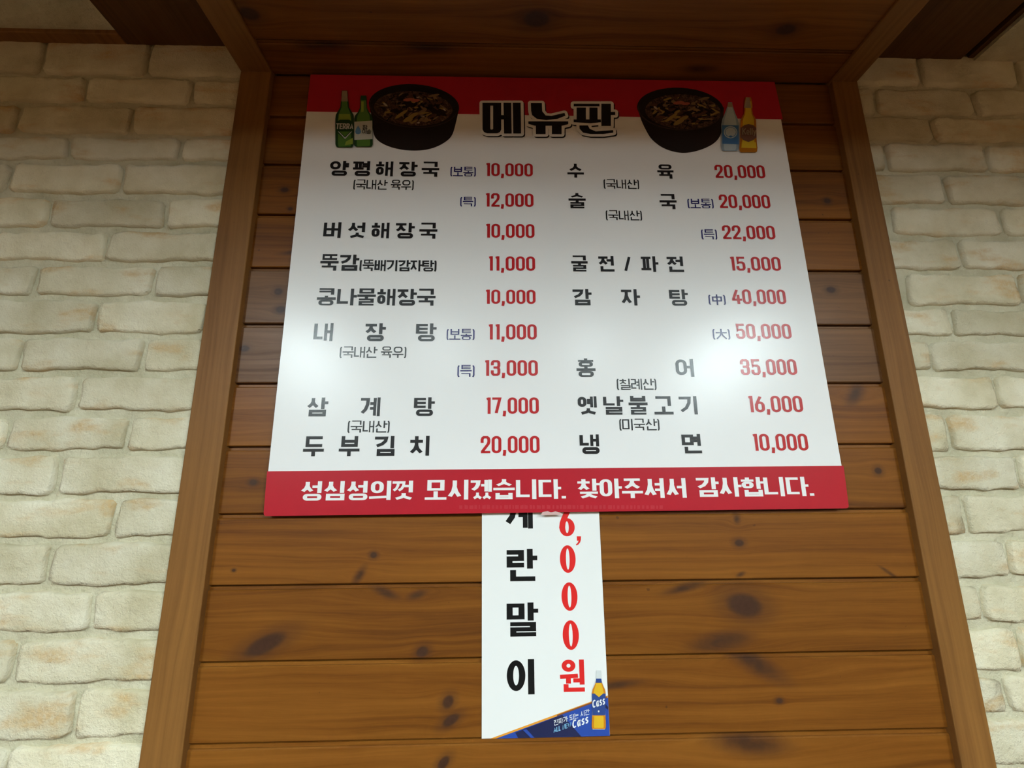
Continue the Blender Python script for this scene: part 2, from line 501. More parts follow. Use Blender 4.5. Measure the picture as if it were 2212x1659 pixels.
# jamo as strokes in a unit box: ('l', points) open line, ('c', points) closed line, ('r', box) ring
J = {
    'ㄱ': [('l', [(0, 1), (1, 1), (1, 0)])], 'ㄱv': [('l', [(0, 1), (1, 1), (.93, .62), (.6, .25), (.08, .02)])],
    'ㄴ': [('l', [(0, 1), (0, 0), (1, 0)])], 'ㄷ': [('l', [(1, 1), (0, 1), (0, 0), (1, 0)])],
    'ㄹ': [('l', [(0, 1), (1, 1), (1, .5), (0, .5), (0, 0), (1, 0)])], 'ㅁ': [('c', [(0, 0), (1, 0), (1, 1), (0, 1)])],
    'ㅂ': [('l', [(0, 1), (0, 0), (1, 0), (1, 1)]), ('l', [(0, .52), (1, .52)])],
    'ㅅ': [('l', [(.5, 1), (.5, .72), (.36, .34), (.02, .02)]), ('l', [(.5, .62), (.66, .32), (.98, .02)])],
    'ㅇ': [('r', (0, 0, 1, 1))],
    'ㅈ': [('l', [(.02, 1), (.98, 1)]), ('l', [(.5, 1), (.5, .68), (.36, .32), (.02, .02)]), ('l', [(.5, .6), (.66, .3), (.98, .02)])],
    'ㅊ': [('l', [(.5, 1.02), (.5, .8)]), ('l', [(.02, .76), (.98, .76)]), ('l', [(.5, .76), (.5, .5), (.36, .24), (.02, .0)]), ('l', [(.5, .46), (.66, .22), (.98, .0)])],
    'ㅋ': [('l', [(0, 1), (1, 1), (1, 0)]), ('l', [(0, .5), (1, .5)])],
    'ㅌ': [('l', [(1, 1), (0, 1), (0, 0), (1, 0)]), ('l', [(0, .5), (1, .5)])],
    'ㅍ': [('l', [(0, 1), (1, 1)]), ('l', [(0, 0), (1, 0)]), ('l', [(.25, 1), (.25, 0)]), ('l', [(.75, 1), (.75, 0)])],
    'ㅎ': [('l', [(.5, 1.02), (.5, .86)]), ('l', [(0, .78), (1, .78)]), ('r', (.04, 0, .96, .52))],
}
for a, b in (('ㄲ', 'ㄱ'), ('ㄸ', 'ㄷ'), ('ㅆ', 'ㅅ'), ('ㅉ', 'ㅈ')):
    J[a] = [(k, [(x * .42, y) for x, y in p]) for k, p in J[b]] + [(k, [(.58 + x * .42, y) for x, y in p]) for k, p in J[b]]
J['ㄲv'] = [(k, [(x * .44, y) for x, y in p]) for k, p in J['ㄱv']] + [(k, [(.5 + x * .5, y) for x, y in p]) for k, p in J['ㄱv']]
VV = {  # upright vowels in a unit box
    'ㅏ': [('l', [(.35, 1), (.35, 0)]), ('l', [(.35, .55), (1, .55)])], 'ㅑ': [('l', [(.35, 1), (.35, 0)]), ('l', [(.35, .7), (1, .7)]), ('l', [(.35, .38), (1, .38)])],
    'ㅓ': [('l', [(.8, 1), (.8, 0)]), ('l', [(0, .55), (.8, .55)])], 'ㅕ': [('l', [(.8, 1), (.8, 0)]), ('l', [(0, .72), (.8, .72)]), ('l', [(0, .4), (.8, .4)])],
    'ㅣ': [('l', [(.75, 1), (.75, 0)])], 'ㅐ': [('l', [(.1, .97), (.1, .03)]), ('l', [(.92, 1), (.92, 0)]), ('l', [(.1, .52), (.92, .52)])],
    'ㅔ': [('l', [(.42, .97), (.42, .03)]), ('l', [(.97, 1), (.97, 0)]), ('l', [(-.05, .55), (.42, .55)])],
    'ㅖ': [('l', [(.42, .97), (.42, .03)]), ('l', [(.97, 1), (.97, 0)]), ('l', [(-.05, .7), (.42, .7)]), ('l', [(-.05, .4), (.42, .4)])],
}
CHO = 'ㄱㄲㄴㄷㄸㄹㅁㅂㅃㅅㅆㅇㅈㅉㅊㅋㅌㅍㅎ'
JUNG = 'ㅏㅐㅑㅒㅓㅔㅕㅖㅗㅘㅙㅚㅛㅜㅝㅞㅟㅠㅡㅢㅣ'
JONG = ' ㄱㄲㄳㄴㄵㄶㄷㄹㄺㄻㄼㄽㄾㄿㅀㅁㅂㅄㅅㅆㅇㅈㅊㅋㅌㅍㅎ'

def fit(strokes, x0, x1, y0, y1, tv, th, wt=None):
    """map unit-box strokes into a box so that the pen stays inside it"""
    ax, bx = x0 + tv / 2, x1 - x0 - tv
    ay, by = y0 + th / 2, y1 - y0 - th
    out = []
    for k, p in strokes:
        if k == 'r':
            bxs = (ax + p[0] * bx, ax + p[2] * bx, ay + p[1] * by, ay + p[3] * by)
            if OVAL[0]:
                p = ellipse((bxs[0] + bxs[1]) / 2, (bxs[2] + bxs[3]) / 2, (bxs[1] - bxs[0]) / 2, (bxs[3] - bxs[2]) / 2, 0, 32)
            else:
                p = arc_ring(*bxs, 0.46)
            out.append(('c', p, wt, th))
        else:
            out.append((k, [(ax + x * bx, ay + y * by) for x, y in p], wt, th))
    return out

def syllable(ch, tv, th):
    c = ord(ch) - 0xAC00
    i, v, f = CHO[c // 588], JUNG[c % 588 // 28], JONG[c % 28]
    o = []
    fin = f != ' '
    tall = f in 'ㄹㅊ' and fin                       # finals that need more room
    flatv = v in 'ㅗㅛㅜㅠㅡ'
    if fin and (flatv or tall): th = th * (.80 if not (flatv and tall) else .70)
    elif i in 'ㅎㅊㄹㅌ' and fin: th = th * .88
    if flatv and fin and i in 'ㅋㅌㅎㄹ': th = th * .84
    yb_ = 0.0 if not fin else (.46 if tall else .385)
    tvi = tv * (.66 if i in 'ㄲㄸㅆㅉ' else 1.0)
    def ini(x0, x1, y0, y1, vert=True):
        key = i + 'v' if vert and i + 'v' in J else i
        return fit(J[key], x0, x1, y0, y1, tvi, th, tvi)
    if v in VV:
        lo = yb_ + (.04 if fin else .10)
        if v in 'ㅓㅕ': o += ini(0, .60, lo, .97) + fit(VV[v], .52, 1.02, yb_, 1, tv, th)
        elif v == 'ㅣ': o += ini(0, .64, lo, .97) + fit(VV[v], .60, 1.0, yb_, 1, tv, th)
        elif v in 'ㅏㅑ': o += ini(0, .60, lo, .97) + fit(VV[v], .62, 1.06, yb_, 1, tv, th)
        else: o += ini(0, .46, lo, .97) + fit(VV[v], .50, 1.0, yb_, 1, tv * .86, th, tv * .86)
    elif flatv:
        if not fin:
            o += ini(.1, .9, .46, 1, False)
            if v == 'ㅗ': o += [('l', [(tv / 2, th / 2), (1 - tv / 2, th / 2)]), ('l', [(.5, .36), (.5, th / 2)])]
            elif v == 'ㅡ': o += [('l', [(tv / 2, .2), (1 - tv / 2, .2)])]
            else:
                o += [('l', [(tv / 2, .30), (1 - tv / 2, .30)])]
                for x in ((.5,) if v == 'ㅜ' else (.3, .7)): o.append(('l', [(x, .30), (x, th / 2)]))
        else:
            big = i in 'ㅎㅊ'
            o += ini(.1, .9, (.56 if big else .63 if i in 'ㅋㅌ' else .70) if v in 'ㅗㅛ' else (.66 if not tall else .71), 1.02, False)
            if v in 'ㅗㅛ':
                bar = .40
                o += [('l', [(tv / 2, bar), (1 - tv / 2, bar)])]
                for x in ((.5,) if v == 'ㅗ' else (.3, .7)): o.append(('l', [(x, .50 if big or i in 'ㅋㅌ' else .58), (x, bar)]))
            else:
                bar = .52 if not tall else .58
                o += [('l', [(tv / 2, bar), (1 - tv / 2, bar)])]
                for x in ((.5,) if v == 'ㅜ' else (.3, .7) if v == 'ㅠ' else ()): o.append(('l', [(x, bar), (x, bar - .13)]))
    elif v == 'ㅢ':
        o += ini(.06, .66, .36, .98, False) + [('l', [(tv / 2, .13), (.70, .16)]), ('l', [(1 - tv / 2, 1 - th / 2), (1 - tv / 2, th / 2)])]
    elif v == 'ㅚ':
        o += ini(.06, .66, .48, .98, False) + [('l', [(tv / 2, .13), (.72, .15)]), ('l', [(.36, .4), (.36, .13)]), ('l', [(1 - tv / 2, 1 - th / 2), (1 - tv / 2, th / 2)])]
    elif v == 'ㅝ':
        o += ini(.08, .64, .62, 1, False) + [('l', [(tv / 2, .47), (.64, .49)]), ('l', [(.34, .47), (.34, .32)]), ('l', [(1 - tv / 2, 1 - th / 2), (1 - tv / 2, .28)]), ('l', [(.64, .35), (1 - tv / 2, .35)])]
    if fin:
        top = .42 if tall else .345
        if flatv: top = .41 if f == 'ㄹ' else .315
        x0, x1 = (.12, .98) if v in VV else (.1, .9)
        if v == 'ㅝ': x0, x1, top = .14, 1.0, .24
        if f in 'ㅅㅆㅊㅈ': x0 -= .02
        tvf = tv * (.66 if f in 'ㄲㅆ' else 1.0)
        o += fit(J[f], x0, x1, 0, top, tvf, th, tvf)
    return o

G = {  # other characters: (width in em, strokes in a unit box)
    '0': (.50, [('d', (0, 0, 1, 1))]), '1': (.30, [('l', [(.1, .97), (.9, 1)]), ('l', [(.9, 1), (.9, 0)])]),
    '2': (.50, [('l', [(0, .70), (0, .84), (.1, .95), (.26, 1), (.74, 1), (.9, .95), (1, .84), (1, .68), (.9, .54), (.06, .05), (.06, 0), (1, 0)])]),
    '3': (.50, [('l', [(0, .78), (0, .86), (.1, .96), (.26, 1), (.74, 1), (.92, .95), (1, .85), (1, .66), (.92, .57), (.75, .53), (.4, .53)]), ('l', [(.75, .53), (.92, .48), (1, .38), (1, .15), (.9, .05), (.74, 0), (.26, 0), (.1, .05), (0, .14), (0, .24)])]),
    '4': (.54, [('l', [(.62, 1.02), (.02, .30), (.02, .26), (1.08, .26)]), ('l', [(.76, .56), (.76, 0)])]),
    '5': (.50, [('l', [(.94, 1), (.1, 1), (.06, .55), (.2, .6), (.74, .6), (.92, .54), (1, .44), (1, .15), (.9, .05), (.74, 0), (.26, 0), (.1, .05), (0, .14), (0, .22)])]),
    '6': (.50, [('l', [(.66, 1.0), (.24, .66), (.06, .48), (0, .32)]), ('d', (0, 0, 1, .60))]),
    '7': (.48, [('l', [(0, 1), (1, 1), (.42, 0)])]),
    ',': (.20, [('l', [(.6, .06), (.55, -.04), (.1, -.17)])]), '.': (.24, [('l', [(.4, .02), (.6, .02)])]),
    '〔': (.26, [('l', [(.95, 1.02), (.55, .94), (.4, .84), (.4, .12), (.55, .02), (.95, -.06)])]),
    '〕': (.26, [('l', [(.05, 1.02), (.45, .94), (.6, .84), (.6, .12), (.45, .02), (.05, -.06)])]),
    '/': (.36, [('l', [(-.25, 0), (1.25, 1)])]), ' ': (.30, []),
    '中': (.92, [('c', [(.06, .36), (.94, .36), (.94, .80), (.06, .80)]), ('l', [(.5, 1.05), (.5, -.05)])]),
    '大': (.92, [('l', [(0, .66), (1, .66)]), ('l', [(.5, 1.02), (.5, .66), (.38, .36), (.02, .0)]), ('l', [(.52, .62), (.66, .32), (1, .0)])]),
    'T': (.56, [('l', [(0, 1), (1, 1)]), ('l', [(.5, 1), (.5, 0)])]), 'E': (.5, [('l', [(1, 1), (0, 1), (0, 0), (1, 0)]), ('l', [(0, .5), (.85, .5)])]),
    'R': (.56, [('l', [(0, 0), (0, 1), (.75, 1), (1, .85), (1, .62), (.75, .48), (0, .48)]), ('l', [(.45, .48), (1, 0)])]),
    'A': (.6, [('l', [(0, 0), (.5, 1), (1, 0)]), ('l', [(.2, .32), (.8, .32)])]), 'L': (.46, [('l', [(0, 1), (0, 0), (1, 0)])]),
    'N': (.58, [('l', [(0, 0), (0, 1), (1, 0), (1, 1)])]), 'W': (.8, [('l', [(0, 1), (.25, 0), (.5, .8), (.75, 0), (1, 1)])]),
    'K': (.58, [('l', [(0, 1), (0, 0)]), ('l', [(1, 1), (.05, .45)]), ('l', [(.35, .6), (1, 0)])]),
    'e': (.5, [('l', [(0, .34), (1, .36), (.9, .6), (.5, .7), (.1, .6), (0, .34), (.1, .1), (.5, 0), (.95, .08)])]),
    'l': (.22, [('l', [(.5, 1), (.5, 0)])]), 'y': (.5, [('l', [(0, .7), (.5, .05)]), ('l', [(1, .7), (.5, .05), (.2, -.3)])]),
    'C': (.62, [('l', [(1, .9), (.7, 1), (.3, .95), (.05, .7), (0, .4), (.15, .1), (.5, 0), (.9, .12)])]),
    'a': (.56, [('l', [(.9, .7), (.4, .72), (.05, .5), (.05, .2), (.3, 0), (.6, .1), (.92, .7), (.92, 0)])]),
    's': (.5, [('l', [(1, .68), (.5, .74), (.1, .6), (.25, .42), (.8, .32), (.9, .12), (.5, 0), (0, .06)])]),
}

def pen(pts, tv, th, closed, grow=0.0, cap=True):
    """thicken a polyline with a pen tv wide and th high; returns outline quads"""
    tv2, th2 = tv + 2 * grow, th + 2 * grow
    p = [(x / tv2, y / th2) for x, y in pts]
    q = [p[0]]
    for a in p[1:]:
        if math.hypot(a[0] - q[-1][0], a[1] - q[-1][1]) > 1e-5: q.append(a)
    p = q
    if closed and math.hypot(p[0][0] - p[-1][0], p[0][1] - p[-1][1]) < 1e-5: p.pop()
    n = len(p)
    if n < 2: return [], []
    def un(a, b):
        d = math.hypot(b[0] - a[0], b[1] - a[1])
        return (b[0] - a[0]) / d, (b[1] - a[1]) / d
    if not closed and cap:
        e = .5
        d0, d1 = un(p[0], p[1]), un(p[-2], p[-1])
        e0 = e * (1 if min(abs(d0[0]), abs(d0[1])) < .15 else .25)
        e1 = e * (1 if min(abs(d1[0]), abs(d1[1])) < .15 else .25)
        p[0] = (p[0][0] - d0[0] * e0, p[0][1] - d0[1] * e0)
        p[-1] = (p[-1][0] + d1[0] * e1, p[-1][1] + d1[1] * e1)
    L, Rr = [], []
    for i in range(n):
        a = p[i - 1] if (i > 0 or closed) else None
        b = p[(i + 1) % n] if (i < n - 1 or closed) else None
        d1 = un(a, p[i]) if a else un(p[i], b)
        d2 = un(p[i], b) if b else d1
        n1, n2 = (-d1[1], d1[0]), (-d2[1], d2[0])
        mx, my = n1[0] + n2[0], n1[1] + n2[1]
        k = mx * n1[0] + my * n1[1]
        s = .5 * 2 / max(k, .7) * .5 * 2
        s = 1.0 / max(k, .55)
        L.append((p[i][0] + mx * s * .5, p[i][1] + my * s * .5))
        Rr.append((p[i][0] - mx * s * .5, p[i][1] - my * s * .5))
    v = [(x * tv2, y * th2) for x, y in L + Rr]
    m_ = n if closed else n - 1
    f = [(i, n + i, n + (i + 1) % n, (i + 1) % n) for i in range(m_)]
    return v, f

def glyph(ch, tv, th):
    """-> (width in em, strokes in em)"""
    if '가' <= ch <= '힣':
        return 1.0, syllable(ch, tv, th)
    wd, st = G[ch]
    out = []
    t_v = tv
    for k, p in st:
        if k == 'd':
            x0, y0, x1, y1 = p
            ax, bx = tv / 2, wd - tv
            ay, by = th / 2, 1 - th
            bxs = (ax + x0 * bx, ax + x1 * bx, ay + y0 * by, ay + y1 * by)
            out.append(('c', ellipse((bxs[0] + bxs[1]) / 2, (bxs[2] + bxs[3]) / 2, (bxs[1] - bxs[0]) / 2, (bxs[3] - bxs[2]) / 2, 0, 32) if OVAL[0] else arc_ring(*bxs, .5)))
        else:
            out += fit([(k, p)], 0, wd, 0, 1, tv, th)
    return wd, out

def text_mesh(s, xL, xR, zB, zT, tv, th, spread=False, grow=0.0, gap=0.07, shear=0.0, hang=1.0, at=None):
    """lay text into the box; spread keeps glyph widths and opens the gaps"""
    h = zT - zB
    gl = [glyph(c, tv, th) for c in s]
    if at:
        spans = at
    else:
        wn = [g[0] * (hang if '가' <= c <= '힣' else 1.0) for g, c in zip(gl, s)]
        tot = sum(wn)
        W = (xR - xL) / h
        if spread:
            gp = (W - tot) / max(1, len(s) - 1)
            kx = 1.0
        else:
            kx = W / (tot + gap * (len(s) - 1))
            gp = gap * kx
        spans, x = [], 0.0
        for a in wn:
            spans.append((xL + x * h, xL + (x + a * kx) * h))
            x += a * kx + gp
    V, Fc = [], []
    ns = 0
    for (wd, st), (a, b) in zip(gl, spans):
        sx = (b - a) / wd if wd else 1
        for e4 in st:
            k, p = e4[0], e4[1]
            w_t = (e4[2] if len(e4) > 2 and e4[2] else tv)
            h_t = (e4[3] if len(e4) > 3 else th)
            # pen keeps its true width however much the glyph is squeezed
            q = [(x * sx / h, y) for x, y in p]
            tvv = w_t * (0.35 + 0.65 * min(1.3, sx / h))
            if k == 'c' and OVAL[0] and len(p) == 32:          # an oval: true outer and inner outline
                xs_, ys_ = [x for x, _ in q], [y for _, y in q]
                mx_, my_ = (min(xs_) + max(xs_)) / 2, (min(ys_) + max(ys_)) / 2
                rx_, ry_ = (max(xs_) - min(xs_)) / 2, (max(ys_) - min(ys_)) / 2
                v = ellipse(mx_, my_, rx_ + tvv / 2, ry_ + h_t / 2, 0, 40) + ellipse(mx_, my_, max(.02, rx_ - tvv / 2), ry_ - h_t / 2, 0, 40)
                f = [(t_, (t_ + 1) % 40, 40 + (t_ + 1) % 40, 40 + t_) for t_ in range(40)]
            else:
                v, f = pen(q, tvv, h_t, k == 'c', grow / h)
            b0 = len(V)
            V += [(a + (x + shear * y) * h, zB + y * h, 1.2e-5 * ns) for x, y in v]
            ns = (ns + 1) % 12
            Fc += [tuple(b0 + i for i in t) for t in f]
    return V, Fc

def flat(name, V, Fc, mat, parent, y):
    """print lying on a sheet: flat faces at depth y (world), facing the room"""
    org = parent
    off = Vector((0, 0, 0))
    while org is not None:
        off += org.location
        org = org.parent
    v = [(q[0] - off.x, y - (q[2] if len(q) > 2 else 0.0) - off.y, q[1] - off.z) for q in V]
    return mesh_obj(name, v, Fc, mat, parent)

# ------------------------------------------------------------------ print inks
GL = 0.27
INK_WHITE = plain('white_print', (0.80, 0.80, 0.80), GL, 0.36)
INK_RED = plain('crimson_print', (0.42, 0.014, 0.026), GL, 0.36)
INK_PRICE = plain('price_red_print', (0.46, 0.016, 0.020), GL, 0.36)
INK_BLACK = plain('black_print', (0.012, 0.012, 0.013), GL, 0.36)
INK_NAVY = plain('navy_print', (0.020, 0.018, 0.125), GL, 0.36)
INK_EDGE = plain('sheet_edge', (0.55, 0.50, 0.46), 0.5)
def ink(name, c): return plain(name, c, GL, 0.36)

# ------------------------------------------------------------------ the menu board
Y0 = -0.0125
OFF = 0.0125
def SP(px, py): return P(px, py, OFF)
def SX(px, py): return P(px, py, OFF)[0]
board = empty('menu_board', (0, -0.008, 1.5395))
tag(board, 'white menu board with red bands and rows of prices on the plank wall', 'menu board')
TL, TR_, BR, BLc = SP(671, 161), SP(1673, 177), SP(1834, 1098), SP(569, 1115)
WTL, WTR, WBR, WBL = SP(662, 241), SP(1691, 258), SP(1822, 1006), SP(577, 1018)
def lerp(a, b, t): return (a[0] + (b[0] - a[0]) * t, a[1] + (b[1] - a[1]) * t)
def round_corner(p, a, b, r):
    da, db = math.dist(p, a), math.dist(p, b)
    s, e = lerp(p, a, r / da), lerp(p, b, r / db)
    out = []
    for k in range(5):
        t = k / 4
        q1, q2 = lerp(s, p, t), lerp(p, e, t)
        out.append(lerp(q1, q2, t))
    return out
outline = round_corner(BLc, TL, BR, .006) + round_corner(BR, BLc, TR_, .006) + round_corner(TR_, BR, TL, .002) + round_corner(TL, TR_, BLc, .002)
k = len(outline)
yf, yk = Y0 + 0.008, -0.0040 + 0.008
zo = 1.5395
vv = [(x, yf, z - zo) for x, z in outline] + [(x, yk, z - zo) for x, z in outline]
ff = [tuple(range(k)), tuple(range(2 * k - 1, k - 1, -1))] + [(i, k + i, k + (i + 1) % k, (i + 1) % k) for i in range(k)]
sheet = mesh_obj('panel', vv, ff, [INK_WHITE, INK_EDGE], board)
for i, p in enumerate(sheet.data.polygons):
    p.material_index = 0 if i == 0 else 1
tag(sheet, 'white glossy printed panel')
e_ = 0.0002
hb = [WTL, WTR] + round_corner(TR_, WTR, TL, .002) + round_corner(TL, TR_, WTL, .002)
tag(flat('header_band', hb, [tuple(range(len(hb)))], INK_RED, board, Y0 - e_), 'crimson band along the top')
fb = round_corner(BLc, WBL, BR, .006) + round_corner(BR, BLc, WBR, .006) + [WBR, WBL]
tag(flat('footer_band', fb, [tuple(range(len(fb)))], INK_RED, board, Y0 - e_), 'crimson band along the bottom')

def line(s, x0, x1, y0, y1, mat, tv, th, name='item_lettering', label=None, parent=board, y=Y0 - 0.0005, off=OFF, at=None, **kw):
    ym, xm = (y0 + y1) / 2, (x0 + x1) / 2
    xL, xR = P(x0, ym, off)[0], P(x1, ym, off)[0]
    zT, zB = P(xm, y0, off)[1], P(xm, y1, off)[1]
    if at:
        at = [(P(a, ym, off)[0], P(b, ym, off)[0]) for a, b in at]
    V, Fc = text_mesh(s, xL, xR, zB, zT, tv, th, at=at, **kw)
    o = flat(name, V, Fc, mat, parent, y)
    if label: o['label'] = label
    return o

BT = dict(tv=.176, th=.146)          # bold item face
LT = dict(tv=.125, th=.105)          # light face in brackets
def item(s, x0, x1, y0, y1, at=None):
    """dish name: every syllable is a part of its own"""
    ym, xm = (y0 + y1) / 2, (x0 + x1) / 2
    xL, xR = P(x0, ym, OFF)[0], P(x1, ym, OFF)[0]
    zT, zB = P(xm, y0, OFF)[1], P(xm, y1, OFF)[1]
    h = zT - zB
    cw = min(h * 1.04, (xR - xL) / len(s) * .97)
    for k_, ch in enumerate(s):
        if at:
            a, b = P(at[k_][0], ym, OFF)[0], P(at[k_][1], ym, OFF)[0]
        else:
            a = xL + (xR - cw - xL) * k_ / max(1, len(s) - 1)
            b = a + cw
        V, Fc = text_mesh(ch, a, b, zB, zT, BT['tv'], BT['th'], at=[(a, b)])
        o = flat('syllable', V, Fc, INK_BLACK, board, Y0 - 0.0005)
        o['label'] = 'black "%s" in the dish name "%s"' % (ch, s)
def price(s, x0, x1, y0, y1): line(s, x0, x1, y0, y1, INK_PRICE, .162, .138, name='price_lettering', label='red price %s' % s, gap=.06)
def note(s, x0, x1, y0, y1, mat=INK_BLACK, **kw): line('〔' + s + '〕', x0, x1, y0 + 1, y1 - 1, mat, name='note_lettering', label='small bracketed note "%s"' % s, gap=.04, **(kw or LT))

item('양평해장국', 712.7, 949, 349, 381)
note('보통', 972, 1029, 360, 382, INK_NAVY); price('10,000', 1048, 1151, 353, 381)
note('국내산 육우', 762.6, 895, 388, 411)
note('특', 993, 1029, 425, 447, INK_NAVY); price('12,000', 1047, 1152.5, 418, 447)
item('버섯해장국', 699, 945, 481, 515); price('10,000', 1047.6, 1154.7, 484, 514)
item('뚝감', 692, 773.6, 550, 585); note('뚝배기감자탕', 776, 944, 561, 587, tv=.165, th=.135)
price('11,000', 1053.5, 1156, 554, 585)
item('콩나물해장국', 685, 941, 624, 660); price('10,000', 1047, 1157, 626, 656.5)
item('내장탕', 678, 940.5, 698.5, 737); note('보통', 963.6, 1026.4, 710, 735, INK_NAVY); price('11,000', 1053, 1159.5, 700.5, 733.5)
note('국내산 육우', 733, 879, 748, 774)
note('특', 986.8, 1026.4, 788, 815, INK_NAVY); price('13,000', 1045, 1162, 778, 812)
item('삼계탕', 663, 936.7, 858.5, 899); price('17,000', 1048, 1164, 858.5, 894)
note('국내산', 750, 843, 908, 935.5)
item('두부김치', 655.5, 930, 942, 985); price('20,000', 1038, 1165.6, 941.7, 979)
item('수육', 1225.4, 1454.7, 355, 385); note('국내산', 1302.8, 1381.4, 387, 409); price('20,000', 1543.6, 1652, 357, 385)
item('술국', 1228, 1461.4, 419, 451); note('보통', 1484, 1542, 429, 451, INK_NAVY); price('20,000', 1553, 1663, 421, 450)
note('국내산', 1307.5, 1387.5, 454, 477)
note('특', 1513.6, 1549.7, 495, 518, INK_NAVY); price('22,000', 1559.8, 1673.7, 487.5, 517)
item('굴전/파전', 1234, 1477, 553.5, 587, at=[(1234, 1269.5), (1292.5, 1327.3), (1349.5, 1361), (1384.8, 1420), (1440.4, 1477)])
price('15,000', 1575.5, 1686, 555, 585)
item('감자탕', 1237, 1484, 625, 660); note('中', 1529, 1568.5, 636, 659, INK_NAVY); price('40,000', 1580, 1697, 625.5, 657)
note('大', 1538, 1578, 710, 734, INK_NAVY); price('50,000', 1589, 1708.7, 699.5, 732)
item('홍어', 1245, 1500, 775.5, 814); price('35,000', 1599, 1720.6, 776, 810)
note('칠례산', 1331, 1418.7, 817, 843)
item('옛날불고기', 1248, 1508, 856, 895.5); price('16,000', 1614.7, 1733.5, 855, 890.5)
note('미국산', 1336.6, 1425.6, 904, 930.6)
item('냉면', 1252, 1515.7, 938, 980); price('10,000', 1624.6, 1744.8, 937, 973.5)

# thank-you line in the red band
SL = dict(tv=.205, th=.125, name='slogan_lettering', gap=.05)
line('성심성의껏', 649.7, 894, 1039, 1080.5, INK_WHITE, label='white slogan lettering, first word', **SL)
line('모시겠습니다.', 918, 1223, 1036, 1078.5, INK_WHITE, label='white slogan lettering, second word', **SL)
line('찾아주셔서', 1247, 1483.7, 1033.5, 1076, INK_WHITE, label='white slogan lettering, third word', **SL)
line('감사합니다.', 1504, 1757, 1030.5, 1072.5, INK_WHITE, label='white slogan lettering, fourth word', **SL)

# headline with pale outline and thin dark shadow
def heading():
    def map_(z): return lambda p: (z[0] + p[0] * .27125, z[1] + p[1] * .27125)
    z1, z2 = map_((640, 140)), map_((1140, 140))
    def rect(z, x0, x1, y0, y1, sk=0): return [z((x0, y1)), z((x1, y1)), z((x1 + sk, y0)), z((x0 + sk, y0))]
    shapes = []
    # 메
    shapes += [[z1(p) for p in ((1483, 308), (1545, 308), (1545, 515), (1555, 525), (1568, 515), (1568, 308), (1632, 308), (1632, 520), (1622, 540), (1600, 550), (1520, 550), (1495, 540), (1484, 520))]]
    shapes += [[z1(p) for p in ((1540, 308), (1575, 308), (1575, 330), (1540, 330))], [z1(p) for p in ((1540, 520), (1575, 520), (1575, 550), (1540, 550))]]
    shapes += [rect(z1, 1655, 1715, 308, 552, -4), rect(z1, 1728, 1790, 308, 552, -4), rect(z1, 1625, 1660, 405, 440)]
    # 뉴
    shapes += [[z1(p) for p in ((1868, 310), (1955, 310), (1958, 375), (1985, 408), (2030, 412), (2135, 388), (2143, 410), (2080, 435), (1990, 445), (1915, 435), (1878, 405), (1870, 370))]]
    shapes += [[z1(p) for p in ((1848, 455), (2165, 455), (2165, 478), (2115, 490), (1900, 490), (1848, 475))]]
    shapes += [rect(z1, 1908, 1985, 480, 556), rect(z1, 2035, 2112, 480, 556)]
    # 판
    shapes += [rect(z2, 365, 570, 315, 336), rect(z2, 388, 462, 345, 440), rect(z2, 490, 555, 345, 440), [z2(p) for p in ((365, 440), (580, 440), (582, 462), (500, 470), (365, 462))]]
    shapes += [rect(z2, 585, 660, 315, 492), rect(z2, 655, 695, 380, 405)]
    shapes += [[z2(p) for p in ((410, 488), (478, 488), (492, 515), (540, 535), (678, 525), (680, 545), (600, 556), (500, 556), (440, 545), (412, 515))]]
    return shapes
HS = heading()
def tri_fan(polys):
    V, Fc = [], []
    for p in polys:
        b0 = len(V)
        V += [(*SP(*q), 8e-6 * len(Fc)) for q in p]
        Fc.append(tuple(range(b0, b0 + len(p))))
    return V, Fc
def grown(polys, g, dx=0, dy=0):
    """every edge of every shape widened to a round-ended bar, plus the shapes; each bar a hair nearer"""
    V, Fc = [], []
    def add(pts):
        d = 4e-6 * len(Fc)
        b0 = len(V)
        V.extend((x, z, d) for x, z in pts)
        Fc.append(tuple(range(b0, b0 + len(pts))))
    for p in polys:
        q = [SP(x + dx, y + dy) for x, y in p]
        add(q)
        for a, b in zip(q, q[1:] + q[:1]):
            if math.dist(a, b) < 1e-6: continue
            t0 = math.atan2(b[1] - a[1], b[0] - a[0])
            add([(b[0] + g * math.cos(t0 - math.pi / 2 + k_ * math.pi / 8), b[1] + g * math.sin(t0 - math.pi / 2 + k_ * math.pi / 8)) for k_ in range(9)] +
                [(a[0] + g * math.cos(t0 + math.pi / 2 + k_ * math.pi / 8), a[1] + g * math.sin(t0 + math.pi / 2 + k_ * math.pi / 8)) for k_ in range(9)])
    return V, Fc
flat('title_shadow', *grown(HS, 0.0066, 2.2, 2.0), INK_BLACK, board, Y0 - 0.0005)
flat('title_outline', *grown(HS, 0.0066), INK_WHITE, board, Y0 - 0.0011)
tag(flat('title_lettering', *tri_fan(HS), INK_BLACK, board, Y0 - 0.0017), 'large black headline lettering "메뉴판"')

